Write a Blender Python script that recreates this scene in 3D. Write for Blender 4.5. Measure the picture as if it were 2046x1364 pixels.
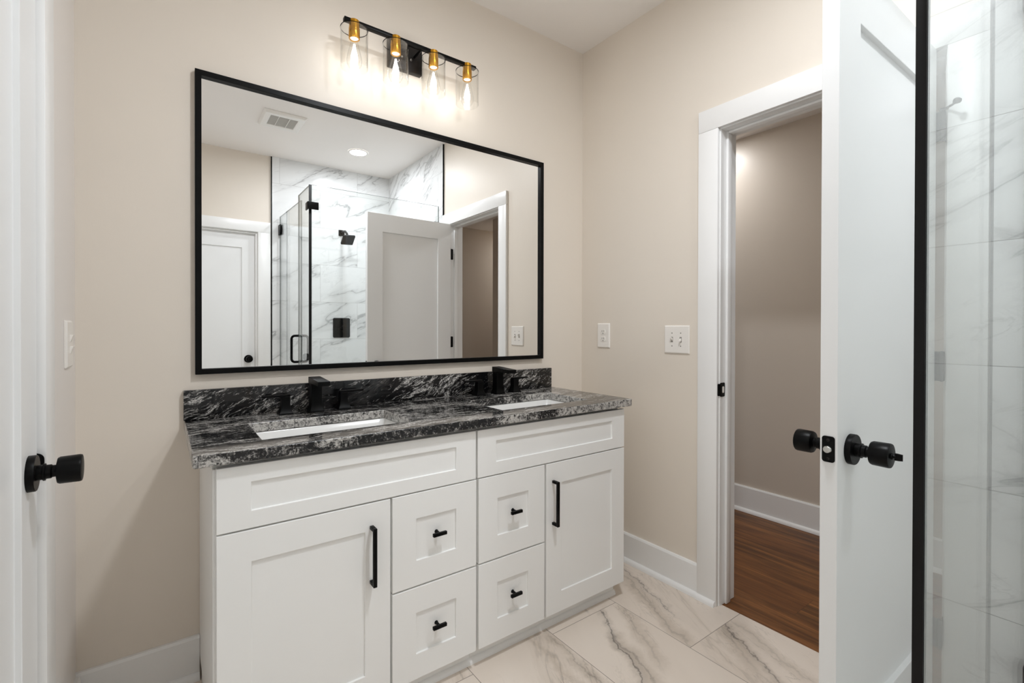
import bpy, bmesh, math, random
from mathutils import Vector, Matrix

S = bpy.context.scene
for o in list(bpy.data.objects):
    bpy.data.objects.remove(o, do_unlink=True)
COL = S.collection
R = math.radians

# ------------------------------------------------------------------ camera
f = Vector((0.59315091, 0.80507258, -0.00549023))
r = Vector((0.8050897, -0.59314951, 0.00205575))
u = Vector((0.0016015, 0.0056395, 0.99998282))
cd = bpy.data.cameras.new('camera')
cam = bpy.data.objects.new('camera', cd)
COL.objects.link(cam)
M = Matrix((r, u, -f)).transposed().to_4x4()
M.translation = Vector((-1.9197, -1.9363, 1.1890))
cam.matrix_world = M
cd.sensor_width = 36.0
cd.sensor_fit = 'HORIZONTAL'
cd.lens = 36.0 * 948.12 / 2046.0
cd.shift_y = -20.9 / 2046.0
cd.clip_start = 0.03
S.camera = cam

# ------------------------------------------------------------------ world, exposure
w = bpy.data.worlds.new('world')
S.world = w
w.use_nodes = True
w.node_tree.nodes['Background'].inputs[0].default_value = (1, 1, 1, 1)
w.node_tree.nodes['Background'].inputs[1].default_value = 0.3
S.view_settings.view_transform = 'Standard'
S.view_settings.look = 'None'
S.view_settings.gamma = 1.0
S.view_settings.use_curve_mapping = False
S.view_settings.exposure = 0.43
S.cycles.max_bounces = 14
S.cycles.diffuse_bounces = 8
S.cycles.glossy_bounces = 8
S.cycles.transparent_max_bounces = 24
S.cycles.caustics_reflective = True
S.cycles.sample_clamp_indirect = 12.0
S.cycles.caustics_refractive = False

BULB = 19.0      # emission of one filament
CAN = 165.0       # emission of the recessed shower light
ROOM_FILL = 200.0     # emission of the unseen fill light added over the vanity
HALL_ADDED = 48.0       # emission of each unseen light added in the hall

H = 2.743        # ceiling
W = 2.132        # room width  (x from -W to 0)
D = 2.855        # room depth  (y from -D to 0)

# ------------------------------------------------------------------ node helpers
class NT:
    def __init__(s, name):
        s.m = bpy.data.materials.new(name)
        s.m.use_nodes = True
        s.t = s.m.node_tree
        s.t.nodes.clear()
        s.out = s.t.nodes.new('ShaderNodeOutputMaterial')
    def n(s, typ, **kw):
        nd = s.t.nodes.new(typ)
        for k, v in kw.items():
            setattr(nd, k, v)
        return nd
    def put(s, sock, v):
        if isinstance(v, bpy.types.NodeSocket):
            s.t.links.new(v, sock)
        elif v is not None:
            sock.default_value = v
    def math(s, op, a, b=None, c=None, clamp=False):
        nd = s.n('ShaderNodeMath', operation=op, use_clamp=clamp)
        s.put(nd.inputs[0], a)
        if b is not None: s.put(nd.inputs[1], b)
        if c is not None: s.put(nd.inputs[2], c)
        return nd.outputs[0]
    def vmath(s, op, a, b=None):
        nd = s.n('ShaderNodeVectorMath', operation=op)
        s.put(nd.inputs[0], a)
        if b is not None: s.put(nd.inputs[1], b)
        return nd.outputs['Value'] if op in ('DOT_PRODUCT', 'LENGTH') else nd.outputs[0]
    def comb(s, x, y, z):
        nd = s.n('ShaderNodeCombineXYZ')
        for i, v in enumerate((x, y, z)): s.put(nd.inputs[i], v)
        return nd.outputs[0]
    def sep(s, v):
        nd = s.n('ShaderNodeSeparateXYZ')
        s.put(nd.inputs[0], v)
        return nd.outputs[0], nd.outputs[1], nd.outputs[2]
    def pos(s):
        return s.n('ShaderNodeNewGeometry').outputs['Position']
    def noise(s, vec, scale, detail=2.0, rough=0.5, dist=0.0, out=0):
        nd = s.n('ShaderNodeTexNoise')
        s.put(nd.inputs['Vector'], vec)
        nd.inputs['Scale'].default_value = scale
        nd.inputs['Detail'].default_value = detail
        nd.inputs['Roughness'].default_value = rough
        nd.inputs['Distortion'].default_value = dist
        return nd.outputs[out]
    def ss(s, v, lo, hi, a=0.0, b=1.0):
        nd = s.n('ShaderNodeMapRange', interpolation_type='SMOOTHSTEP')
        s.put(nd.inputs['Value'], v)
        nd.inputs['From Min'].default_value = lo
        nd.inputs['From Max'].default_value = hi
        nd.inputs['To Min'].default_value = a
        nd.inputs['To Max'].default_value = b
        return nd.outputs[0]
    def mix(s, fac, a, b):
        nd = s.n('ShaderNodeMix', data_type='RGBA')
        s.put(nd.inputs[0], fac)
        s.put(nd.inputs[6], a)
        s.put(nd.inputs[7], b)
        return nd.outputs[2]
    def bump(s, h, strength, dist=0.002):
        nd = s.n('ShaderNodeBump')
        s.put(nd.inputs['Height'], h)
        nd.inputs['Strength'].default_value = strength
        nd.inputs['Distance'].default_value = dist
        return nd.outputs[0]
    def pbsdf(s, color, rough=0.5, metal=0.0, spec=0.5, normal=None, coat=0.0):
        nd = s.n('ShaderNodeBsdfPrincipled')
        s.put(nd.inputs['Base Color'], color)
        s.put(nd.inputs['Roughness'], rough)
        s.put(nd.inputs['Metallic'], metal)
        s.put(nd.inputs['Specular IOR Level'], spec)
        nd.inputs['Coat Weight'].default_value = coat
        nd.inputs['Coat Roughness'].default_value = 0.05
        if normal is not None: s.put(nd.inputs['Normal'], normal)
        s.t.links.new(nd.outputs[0], s.out.inputs[0])
        return nd

def lin(c):
    return tuple((x / 12.92 if x <= 0.04045 else ((x + 0.055) / 1.055) ** 2.4) for x in (v / 255.0 for v in c)) + (1.0,)

def paint(name, rgb, rough=0.5, bump=0.0, bscale=300.0, spec=0.5, vary=0.02):
    m = NT(name)
    p = m.pos()
    c = lin(rgb)
    n = m.noise(p, 2.5, 3)
    d = tuple(x * (1 - vary * 2) for x in c[:3]) + (1,)
    col = m.mix(n, d, c)
    nb = m.bump(m.noise(p, bscale, 3), bump, 0.001) if bump else None
    m.pbsdf(col, rough, 0, spec, nb)
    return m.m

def metal(name, rgb, rough, metallic=1.0, brushed=False, bump=0.03):
    m = NT(name)
    p = m.pos()
    if brushed:
        p2 = m.vmath('MULTIPLY', p, (1.0, 1.0, 0.03))
        n = m.noise(p2, 900, 2)
    else:
        n = m.noise(p, 700, 2)
    rr = m.ss(n, 0.2, 0.8, rough * 0.85, rough * 1.2)
    m.pbsdf(lin(rgb), rr, metallic, 0.12, m.bump(n, bump, 0.0005))
    return m.m

MAT = {}
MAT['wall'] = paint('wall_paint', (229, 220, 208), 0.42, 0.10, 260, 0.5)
MAT['leftwall'] = paint('off_white_wall_paint', (234, 229, 225), 0.33, 0.10, 260, 0.5)
MAT['ceiling'] = paint('ceiling_paint', (246, 242, 238), 0.8, 0.12, 200, 0.2)
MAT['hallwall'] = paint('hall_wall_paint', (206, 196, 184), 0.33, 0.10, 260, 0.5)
MAT['trim'] = paint('trim_paint', (240, 240, 239), 0.32, 0.05, 180, 0.5)
MAT['door'] = paint('door_paint', (238, 239, 239), 0.36, 0.06, 160, 0.5)
MAT['cabinet'] = paint('cabinet_paint', (243, 243, 241), 0.38, 0.04, 200, 0.45)
MAT['plastic'] = paint('white_plastic', (240, 236, 230), 0.3, 0.0, 100, 0.5)
MAT['grille'] = paint('vent_plastic', (242, 240, 236), 0.4, 0.0, 100, 0.4)
MAT['slot'] = paint('dark_slot', (26, 25, 24), 0.7)
MAT['porcelain'] = paint('porcelain', (234, 234, 232), 0.12, 0.0, 100, 0.6)
MAT['blackmetal'] = metal('matte_black_metal', (7, 7, 7), 0.36, 0.0)
MAT['blackframe'] = metal('black_frame', (9, 9, 9), 0.34, 0.0)
MAT['graymetal'] = metal('brushed_gunmetal', (52, 50, 49), 0.34, 0.9, True)
MAT['chrome'] = metal('polished_steel', (205, 203, 198), 0.22, 1.0)
MAT['brass'] = metal('brushed_brass', (214, 158, 52), 0.26, 1.0, True, 0.06)
MAT['fangray'] = paint('fan_housing_gray', (222, 224, 224), 0.6)
MAT['rubber'] = paint('black_rubber', (8, 8, 8), 0.55, 0.0, 100, 0.25)
MAT['midgrey'] = paint('midgrey', (150, 146, 140), 0.8)

def make_mirror():
    m = NT('mirror_silver')
    n = m.noise(m.pos(), 3.0, 2)
    col = m.mix(n, (0.90, 0.905, 0.90, 1), (0.92, 0.925, 0.92, 1))
    m.pbsdf(col, 0.0, 1.0, 0.5)
    return m.m
MAT['mirror'] = make_mirror()

def make_glass(name, tint, ripple=0.0):
    m = NT(name)
    g = m.n('ShaderNodeNewGeometry')
    nrm = g.outputs['Normal']
    gl = m.n('ShaderNodeBsdfGlossy')
    gl.inputs['Roughness'].default_value = 0.0
    if ripple:
        nz = m.noise(g.outputs['Position'], 60, 3, 0.6, 0.5)
        b = m.bump(nz, ripple, 0.004)
        m.put(gl.inputs['Normal'], b)
        nrm = b
    d = m.math('ABSOLUTE', m.vmath('DOT_PRODUCT', g.outputs['Incoming'], nrm))
    k = m.math('POWER', m.math('SUBTRACT', 1.0, d, clamp=True), 5.0)
    fac = m.math('MULTIPLY_ADD', k, 0.96, 0.04, clamp=True)
    tr = m.n('ShaderNodeBsdfTransparent')
    tr.inputs[0].default_value = tint
    mx = m.n('ShaderNodeMixShader')
    m.put(mx.inputs[0], fac)
    m.t.links.new(tr.outputs[0], mx.inputs[1])
    m.t.links.new(gl.outputs[0], mx.inputs[2])
    m.t.links.new(mx.outputs[0], m.out.inputs[0])
    return m.m
MAT['showerglass'] = make_glass('shower_glass', (0.975, 0.985, 0.98, 1))
MAT['shadeglass'] = make_glass('shade_glass', (0.985, 0.985, 0.98, 1), 0.25)
MAT['bulbglass'] = make_glass('bulb_glass', (0.99, 0.99, 0.985, 1))
MAT['glassedge'] = paint('glass_edge', (96, 104, 102), 0.15)

def emit(name, rgb, strength):
    m = NT(name)
    e = m.n('ShaderNodeEmission')
    e.inputs[0].default_value = lin(rgb)
    e.inputs[1].default_value = strength
    m.t.links.new(e.outputs[0], m.out.inputs[0])
    return m.m
MAT['filament'] = emit('filament_glow', (250, 249, 247), BULB)
MAT['candisc'] = emit('recessed_light_glow', (246, 250, 255), CAN)
MAT['filldisc'] = emit('added_fill_glow', (246, 250, 255), ROOM_FILL)
MAT['unseenhalldisc'] = emit('unseen_hall_glow', (250, 250, 250), HALL_ADDED)

# ------------------------------------------------------------------ stone, tile and wood
def make_granite(name, mode):
    m = NT(name)
    p = m.pos()
    x, y, z = m.sep(p)
    wob = m.noise(p, 5.0, 3, 0.55, 0.0, 1)
    wv = m.vmath('SUBTRACT', wob, (0.5, 0.5, 0.5))
    if mode == 'splash':
        a = m.math('MULTIPLY_ADD', x, 0.88, m.math('MULTIPLY', z, 0.47))
        b = m.math('MULTIPLY_ADD', z, 0.88, m.math('MULTIPLY', x, -0.47))
        q = m.comb(m.math('MULTIPLY', a, 13.0), m.math('MULTIPLY', b, 62.0), m.math('MULTIPLY', y, 20.0))
    else:
        b = m.math('MULTIPLY_ADD', y, 1.0, m.math('MULTIPLY', x, -0.07))
        q = m.comb(m.math('MULTIPLY', x, 11.0), m.math('MULTIPLY', b, 62.0), m.math('MULTIPLY', z, 20.0))
    q = m.vmath('ADD', q, m.vmath('MULTIPLY', wv, (3.0, 5.0, 4.0)))
    st = m.noise(q, 1.05, 6, 0.74, 0.45)
    fine = m.noise(q, 4.2, 4, 0.75, 0.2)
    speck = m.noise(p, 210.0, 3, 0.75)
    cloud = m.noise(m.vmath('ADD', m.vmath('MULTIPLY', p, (1.0, 2.4, 1.8)), m.vmath('MULTIPLY', wv, (0.25, 0.25, 0.25))), 3.6, 2, 0.5)
    if mode == 'splash':
        left = m.ss(x, -1.86, -1.45, 0.045, 0.0)
        thr = m.math('SUBTRACT', m.ss(cloud, 0.34, 0.66, 0.575, 0.485), left)
    else:
        thr = m.ss(cloud, 0.32, 0.66, 0.545, 0.455)
    mixv = m.math('ADD', m.math('MULTIPLY', st, 0.62), m.math('MULTIPLY', fine, 0.38))
    d = m.math('SUBTRACT', mixv, thr)
    k = m.ss(d, -0.015, 0.075)
    k2 = m.math('MULTIPLY', k, m.ss(speck, 0.36, 0.60, 0.15, 1.0))
    ramp = m.mix(k2, (0.0055, 0.0055, 0.006, 1), (0.62, 0.60, 0.57, 1))
    # brownish grey film here and there
    film = m.math('MULTIPLY', m.ss(m.noise(q, 0.14, 2), 0.5, 0.68), m.ss(mixv, 0.40, 0.56))
    col = m.mix(m.math('MULTIPLY', film, 0.22), ramp, (0.15, 0.138, 0.128, 1))
    # crystalline broken edges: faces that are not horizontal get a coarse salt-and-pepper grain
    if mode == 'edge':
        g1 = m.noise(m.vmath('ADD', p, m.vmath('MULTIPLY', wv, (0.03, 0.03, 0.03))), 62, 5, 0.78, 0.4)
        g2 = m.noise(p, 170, 3, 0.8, 0.3)
        gg = m.math('ADD', m.math('MULTIPLY', g1, 0.62), m.math('MULTIPLY', g2, 0.38))
        patch = m.ss(m.noise(p, 4.2, 2), 0.40, 0.50, 0.12, 0.0)
        k = m.ss(m.math('SUBTRACT', gg, patch), 0.385, 0.575)
        col = m.mix(k, (0.007, 0.007, 0.008, 1), (0.55, 0.53, 0.50, 1))
        m.pbsdf(col, 0.25, 0, 0.5, m.bump(g2, 0.25, 0.002))
    else:
        m.pbsdf(col, 0.07, 0, 0.38, m.bump(speck, 0.01, 0.0005))
    return m.m
MAT['granite'] = make_granite('granite_polished_top', 'top')
MAT['granitesplash'] = make_granite('granite_polished_splash', 'splash')
MAT['graniteedge'] = make_granite('granite_chiselled_edge', 'edge')

def tile_uv(m, s, t, s0, t0, ls, lt, off):
    """brick layout: rows along t (height lt), tiles of length ls along s, odd rows shifted by off. Returns edge distance, row, column."""
    tt = m.math('DIVIDE', m.math('SUBTRACT', t, t0), lt)
    row = m.math('FLOOR', tt)
    odd = m.math('FLOORED_MODULO', row, 2.0)
    s1 = m.math('SUBTRACT', m.math('SUBTRACT', s, s0), m.math('MULTIPLY', odd, off))
    sc = m.math('DIVIDE', s1, ls)
    colm = m.math('FLOOR', sc)
    ft = m.math('FRACT', tt)
    fs = m.math('FRACT', sc)
    dt = m.math('MULTIPLY', m.math('MINIMUM', ft, m.math('SUBTRACT', 1.0, ft)), lt)
    ds = m.math('MULTIPLY', m.math('MINIMUM', fs, m.math('SUBTRACT', 1.0, fs)), ls)
    return m.math('MINIMUM', dt, ds), row, colm

def tile_seed(m, row, colm):
    wn = m.n('ShaderNodeTexWhiteNoise', noise_dimensions='3D')
    m.put(wn.inputs['Vector'], m.comb(row, colm, 3.7))
    return wn.outputs['Color']

def make_wall_tile():
    m = NT('marble_wall_tile')
    x, y, z = m.sep(m.pos())
    g = m.n('ShaderNodeNewGeometry')
    nx = m.math('ABSOLUTE', m.sep(g.outputs['Normal'])[0])
    isx = m.math('GREATER_THAN', nx, 0.5)
    s = m.math('ADD', m.math('MULTIPLY', isx, m.math('ADD', y, 5.31)), m.math('MULTIPLY', m.math('SUBTRACT', 1.0, isx), m.math('MULTIPLY', x, 1.0)))
    edge, row, colm = tile_uv(m, s, z, -0.698, 0.018, 0.711, 0.3555, 0.3555)
    seed = tile_seed(m, row, colm)
    so = m.vmath('MULTIPLY', seed, (11.0, 17.0, 9.0))
    a = m.math('MULTIPLY_ADD', s, 0.90, m.math('MULTIPLY', z, 0.43))
    b = m.math('MULTIPLY_ADD', z, 0.90, m.math('MULTIPLY', s, -0.43))
    v = m.vmath('ADD', m.comb(m.math('MULTIPLY', a, 1.15), m.math('MULTIPLY', b, 4.6), 0.0), so)
    n1 = m.noise(v, 1.0, 5, 0.55, 0.35)
    d1 = m.math('ABSOLUTE', m.math('SUBTRACT', n1, 0.5))
    n2 = m.noise(v, 2.1, 5, 0.6, 0.6)
    d2 = m.math('ABSOLUTE', m.math('SUBTRACT', n2, 0.47))
    mask = m.ss(m.noise(v, 0.7, 2), 0.40, 0.58)
    thin = m.math('MULTIPLY', m.ss(d1, 0.0, 0.016, 1.0, 0.0), mask)
    soft = m.math('MULTIPLY', m.ss(d1, 0.0, 0.085, 1.0, 0.0), mask)
    hair = m.math('MULTIPLY', m.ss(d2, 0.0, 0.014, 1.0, 0.0), m.ss(m.noise(v, 1.3, 2), 0.42, 0.62))
    k = m.math('ADD', m.math('MULTIPLY', thin, 0.40), m.math('ADD', m.math('MULTIPLY', soft, 0.20), m.math('MULTIPLY', hair, 0.22)), clamp=True)
    base = m.mix(m.noise(v, 0.9, 3), lin((226, 228, 229)), lin((240, 241, 241)))
    col = m.mix(k, base, lin((120, 120, 122)))
    gr = m.ss(edge, 0.0008, 0.0016, 1.0, 0.0)
    col = m.mix(gr, col, lin((186, 186, 186)))
    m.pbsdf(col, m.ss(edge, 0.0008, 0.0016, 0.7, 0.13), 0, 0.5, m.bump(m.ss(edge, 0.0005, 0.002), 0.25, 0.001))
    return m.m
MAT['walltile'] = make_wall_tile()

def make_floor_tile():
    m = NT('marble_floor_tile')
    p = m.pos()
    x, y, z = m.sep(p)
    edge, row, colm = tile_uv(m, y, x, -0.912, -0.337, 0.724, 0.362, 0.362)
    seed = tile_seed(m, row, colm)
    so = m.vmath('MULTIPLY', seed, (13.0, 19.0, 7.0))
    a = m.math('MULTIPLY_ADD', y, 0.91, m.math('MULTIPLY', x, 0.41))
    b = m.math('MULTIPLY_ADD', x, 0.91, m.math('MULTIPLY', y, -0.41))
    v = m.vmath('ADD', m.comb(m.math('MULTIPLY', b, 5.5), m.math('MULTIPLY', a, 1.3), 0.0), so)
    warp = m.vmath('SUBTRACT', m.noise(p, 9.0, 4, 0.6, 0.0, 1), (0.5, 0.5, 0.5))
    warp2 = m.vmath('SUBTRACT', m.noise(p, 45.0, 4, 0.65, 0.0, 1), (0.5, 0.5, 0.5))
    pw = m.vmath('ADD', p, m.vmath('ADD', m.vmath('MULTIPLY', warp, (0.10, 0.10, 0.0)), m.vmath('MULTIPLY', warp2, (0.022, 0.022, 0.0))))
    wx, wy, wz = m.sep(pw)
    n1 = m.noise(v, 1.0, 5, 0.6, 0.4)
    d1 = m.math('ABSOLUTE', m.math('SUBTRACT', n1, 0.5))
    n2 = m.noise(v, 2.6, 5, 0.62, 0.6)
    d2 = m.math('ABSOLUTE', m.math('SUBTRACT', n2, 0.5))
    mask = m.ss(m.noise(v, 0.6, 2), 0.50, 0.70)
    thin = m.math('MULTIPLY', m.ss(d1, 0.0, 0.02, 1.0, 0.0), mask)
    soft = m.math('MULTIPLY', m.ss(d1, 0.0, 0.10, 1.0, 0.0), mask)
    hair = m.math('MULTIPLY', m.ss(d2, 0.0, 0.014, 1.0, 0.0), m.ss(m.noise(v, 1.1, 2), 0.45, 0.68))
    K = m.math('ADD', m.math('MULTIPLY', thin, 0.22), m.math('MULTIPLY', hair, 0.26))
    B = m.math('MULTIPLY', soft, 0.30)
    # the bold veins of the tiles in front of the vanity, each kept inside its own tile
    veins = [  # x0, y0, x1, y1, half width, grey, brown, row, column
        (-0.081, -0.386, -0.200, -0.740, 0.012, 0.75, 0.10, 0, 0),
        (-0.130, -0.420, -0.330, -0.900, 0.022, 0.40, 0.55, 0, 0),
        (-0.437, -0.549, -0.640, -0.960, 0.014, 1.00, 0.15, -1, -1),
        (-0.505, -0.700, -0.590, -0.960, 0.022, 0.55, 0.55, -1, -1),
        (-0.330, -0.600, -0.500, -0.900, 0.020, 0.30, 0.50, -1, -1),
        (-0.085, -0.906, -0.270, -1.230, 0.013, 0.85, 0.25, 0, -1),
        (-0.110, -0.906, -0.250, -1.100, 0.024, 0.30, 0.55, 0, -1),
        (-0.050, -0.930, -0.170, -1.260, 0.020, 0.30, 0.35, 0, -1),
        (-0.715, -0.560, -0.745, -0.860, 0.014, 0.45, 0.35, -2, 0),
        (-0.790, -0.500, -0.800, -0.860, 0.010, 0.10, 0.35, -2, 0),
    ]
    for (x0, y0, x1, y1, hw, gk, bk, rw, cl) in veins:
        L = math.hypot(x1 - x0, y1 - y0)
        nx, ny = (y1 - y0) / L, -(x1 - x0) / L
        tx, ty = (x1 - x0) / L, (y1 - y0) / L
        dist = m.math('ABSOLUTE', m.math('MULTIPLY_ADD', wx, nx, m.math('MULTIPLY_ADD', wy, ny, -(nx * x0 + ny * y0))))
        al = m.math('MULTIPLY_ADD', x, tx, m.math('MULTIPLY_ADD', y, ty, -(tx * x0 + ty * y0)))
        endm = m.math('MULTIPLY', m.ss(al, -0.06, 0.02), m.ss(al, L - 0.05, L + 0.08, 1.0, 0.0))
        inn = m.math('MULTIPLY', m.math('COMPARE', row, float(rw), 0.5), m.math('COMPARE', colm, float(cl), 0.5))
        endm = m.math('MULTIPLY', endm, inn)
        core = m.math('MULTIPLY', m.ss(dist, 0.0, hw * 0.45, 1.0, 0.0), endm)
        halo = m.math('MULTIPLY', m.ss(dist, hw * 0.2, hw * 2.4, 1.0, 0.0), endm)
        K = m.math('ADD', K, m.math('MULTIPLY', core, gk * 0.50))
        K = m.math('ADD', K, m.math('MULTIPLY', halo, gk * 0.17))
        B = m.math('ADD', B, m.math('MULTIPLY', halo, bk * 0.66))
    K = m.math('MINIMUM', K, 1.0)
    B = m.math('MINIMUM', B, 1.0)
    base = m.mix(m.noise(v, 0.8, 3), lin((216, 203, 190)), lin((231, 221, 210)))
    col = m.mix(B, base, lin((180, 164, 146)))
    col = m.mix(K, col, lin((78, 76, 75)))
    gr = m.ss(edge, 0.0007, 0.0014, 1.0, 0.0)
    col = m.mix(gr, col, lin((128, 120, 112)))
    m.pbsdf(col, m.ss(edge, 0.0007, 0.0014, 0.7, 0.20), 0, 0.5, m.bump(m.ss(edge, 0.0004, 0.002), 0.2, 0.001))
    return m.m
MAT['floortile'] = make_floor_tile()

def make_wood():
    m = NT('brown_plank_floor')
    x, y, z = m.sep(m.pos())
    edge, row, colm = tile_uv(m, y, x, -0.3, 0.02, 1.22, 0.178, 0.47)
    seed = tile_seed(m, row, colm)
    so = m.vmath('MULTIPLY', seed, (7.0, 31.0, 5.0))
    v = m.vmath('ADD', m.comb(m.math('MULTIPLY', x, 26.0), m.math('MULTIPLY', y, 1.6), 0.0), so)
    n = m.noise(v, 1.0, 6, 0.62, 0.6)
    fine = m.noise(m.vmath('MULTIPLY', v, (6.0, 2.0, 1.0)), 1.0, 4, 0.7)
    c = m.mix(m.ss(n, 0.3, 0.72), lin((70, 42, 18)), lin((156, 102, 54)))
    c = m.mix(m.math('MULTIPLY', m.ss(fine, 0.42, 0.62, 1.0, 0.0), 0.45), c, lin((58, 36, 22)))
    c = m.mix(m.math('MULTIPLY', m.sep(seed)[0], 0.35), c, lin((126, 74, 36)))
    c = m.mix(m.math('MULTIPLY', m.ss(edge, 0.0, 0.0015, 1.0, 0.0), 0.7), c, lin((36, 22, 14)))
    m.pbsdf(c, 0.42, 0, 0.4, m.bump(fine, 0.08, 0.001))
    return m.m
MAT['wood'] = make_wood()

# ------------------------------------------------------------------ mesh helpers
def box(bm, x0, x1, y0, y1, z0, z1, bev=0.0, seg=2, mi=0):
    xs, ys, zs = sorted((x0, x1)), sorted((y0, y1)), sorted((z0, z1))
    vs = [bm.verts.new((xs[i], ys[j], zs[k])) for i in (0, 1) for j in (0, 1) for k in (0, 1)]
    F = [(0, 1, 3, 2), (4, 6, 7, 5), (0, 4, 5, 1), (2, 3, 7, 6), (0, 2, 6, 4), (1, 5, 7, 3)]
    fs = [bm.faces.new([vs[i] for i in q]) for q in F]
    for q in fs: q.material_index = mi
    if bev:
        es = list({e for q in fs for e in q.edges})
        bmesh.ops.bevel(bm, geom=es, offset=bev, segments=seg, affect='EDGES', profile=0.5)
    return vs

def basis(ax):
    ax = Vector(ax).normalized()
    h = Vector((0, 0, 1)) if abs(ax.z) < 0.9 else Vector((1, 0, 0))
    e1 = ax.cross(h).normalized()
    return ax, e1, ax.cross(e1).normalized()

def lathe(bm, prof, org, ax, seg=40, mi=0):
    """profile of (radius, distance along axis); radius 0 closes to a point"""
    a, e1, e2 = basis(ax)
    org = Vector(org)
    rings = []
    for (rr, hh) in prof:
        if rr <= 1e-6:
            rings.append([bm.verts.new(org + a * hh)])
        else:
            rings.append([bm.verts.new(org + a * hh + (e1 * math.cos(2 * math.pi * i / seg) + e2 * math.sin(2 * math.pi * i / seg)) * rr) for i in range(seg)])
    for A, B in zip(rings, rings[1:]):
        for i in range(seg):
            j = (i + 1) % seg
            if len(A) == 1 and len(B) == 1: continue
            if len(A) == 1: q = bm.faces.new((A[0], B[j], B[i]))
            elif len(B) == 1: q = bm.faces.new((A[i], A[j], B[0]))
            else: q = bm.faces.new((A[i], A[j], B[j], B[i]))
            q.material_index = mi
    return rings

def tube(bm, pts, rad, seg=16, cap=True):
    pts = [Vector(p) for p in pts]
    rings = []
    prev = None
    for i, p in enumerate(pts):
        t = (pts[min(i + 1, len(pts) - 1)] - pts[max(i - 1, 0)]).normalized()
        if prev is None:
            _, e1, e2 = basis(t)
        else:
            e1 = (prev - t * prev.dot(t)).normalized()
            e2 = t.cross(e1)
        prev = e1
        rings.append([bm.verts.new(p + (e1 * math.cos(2 * math.pi * k / seg) + e2 * math.sin(2 * math.pi * k / seg)) * rad) for k in range(seg)])
    for A, B in zip(rings, rings[1:]):
        for k in range(seg):
            j = (k + 1) % seg
            bm.faces.new((A[k], A[j], B[j], B[k]))
    if cap:
        bm.faces.new(rings[0][::-1]); bm.faces.new(rings[-1])

def prism(bm, pts, ax, a0, a1):
    """extrude a 2D polygon along axis ax (0,1,2) from a0 to a1; pts are the other two coordinates in order"""
    def mk(p, a):
        c = [p[0], p[1]]; c.insert(ax, a)
        return bm.verts.new(c)
    A = [mk(p, a0) for p in pts]; B = [mk(p, a1) for p in pts]
    bm.faces.new(A[::-1]); bm.faces.new(B)
    n = len(pts)
    for i in range(n):
        j = (i + 1) % n
        bm.faces.new((A[i], A[j], B[j], B[i]))

def rrect(w, h, rad, n=6):
    out = []
    for cx, cz, a0 in ((w / 2 - rad, h / 2 - rad, 0), (-w / 2 + rad, h / 2 - rad, 90), (-w / 2 + rad, -h / 2 + rad, 180), (w / 2 - rad, -h / 2 + rad, 270)):
        for i in range(n + 1):
            a = R(a0 + 90 * i / n)
            out.append((cx + rad * math.cos(a), cz + rad * math.sin(a)))
    return out

def plate(bm, org, ex, ey, en, w, h, rad, t, inset=0.0, n=6):
    """rounded plate: centre org, width along ex, height along ey, thickness t along en, front edge drawn in by inset"""
    org, ex, ey, en = Vector(org), Vector(ex), Vector(ey), Vector(en)
    P0 = [bm.verts.new(org + ex * a + ey * b) for a, b in rrect(w, h, rad, n)]
    rings = [P0]
    if inset:
        rings.append([bm.verts.new(org + ex * a + ey * b + en * t * 0.45) for a, b in rrect(w, h, rad, n)])
        rings.append([bm.verts.new(org + ex * a + ey * b + en * t) for a, b in rrect(w - 2 * inset, h - 2 * inset, max(rad - inset, 0.001), n)])
    else:
        rings.append([bm.verts.new(org + ex * a + ey * b + en * t) for a, b in rrect(w, h, rad, n)])
    bm.faces.new(P0[::-1]); bm.faces.new(rings[-1])
    k = len(P0)
    for A, B in zip(rings, rings[1:]):
        for i in range(k):
            j = (i + 1) % k
            bm.faces.new((A[i], A[j], B[j], B[i]))

WM = {}       # world matrices of things and parts (their parts sit at identity under them)
def obj(name, bm, mats, parent=None, local=False, bev=0.0, smooth=40):
    bmesh.ops.recalc_face_normals(bm, faces=bm.faces)
    if parent is not None and not local:
        inv = WM[parent.name].inverted()
        for v in bm.verts: v.co = inv @ v.co
    me = bpy.data.meshes.new(name)
    bm.to_mesh(me); bm.free()
    if not isinstance(mats, (list, tuple)): mats = [mats]
    for q in mats: me.materials.append(MAT[q])
    if smooth:
        for q in me.polygons: q.use_smooth = True
        me.set_sharp_from_angle(angle=R(smooth))
    o = bpy.data.objects.new(name, me)
    COL.objects.link(o)
    if parent is not None:
        o.parent = parent
        WM[o.name] = WM[parent.name].copy()
    else:
        WM[o.name] = Matrix.Identity(4)
    if bev:
        b = o.modifiers.new('soft_edges', 'BEVEL')
        b.width = bev; b.segments = 2; b.limit_method = 'ANGLE'; b.angle_limit = R(50)
        b.harden_normals = False
    return o

def tag(o, label, cat, group=None, kind=None):
    o['label'] = label; o['category'] = cat
    if group: o['group'] = group
    if kind: o['kind'] = kind
    return o

def thing(name, label, cat, loc=(0, 0, 0), rotz=0.0, group=None, kind=None):
    o = bpy.data.objects.new(name, None)
    o.empty_display_size = 0.05
    COL.objects.link(o)
    o.location = loc; o.rotation_euler = (0, 0, rotz)
    WM[o.name] = Matrix.Translation(loc) @ Matrix.Rotation(rotz, 4, 'Z')
    return tag(o, label, cat, group, kind)

def B():
    return bmesh.new()

def one(name, args, mats, parent=None, **kw):
    bm = B(); box(bm, *args)
    return obj(name, bm, mats, parent, **kw)

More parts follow.
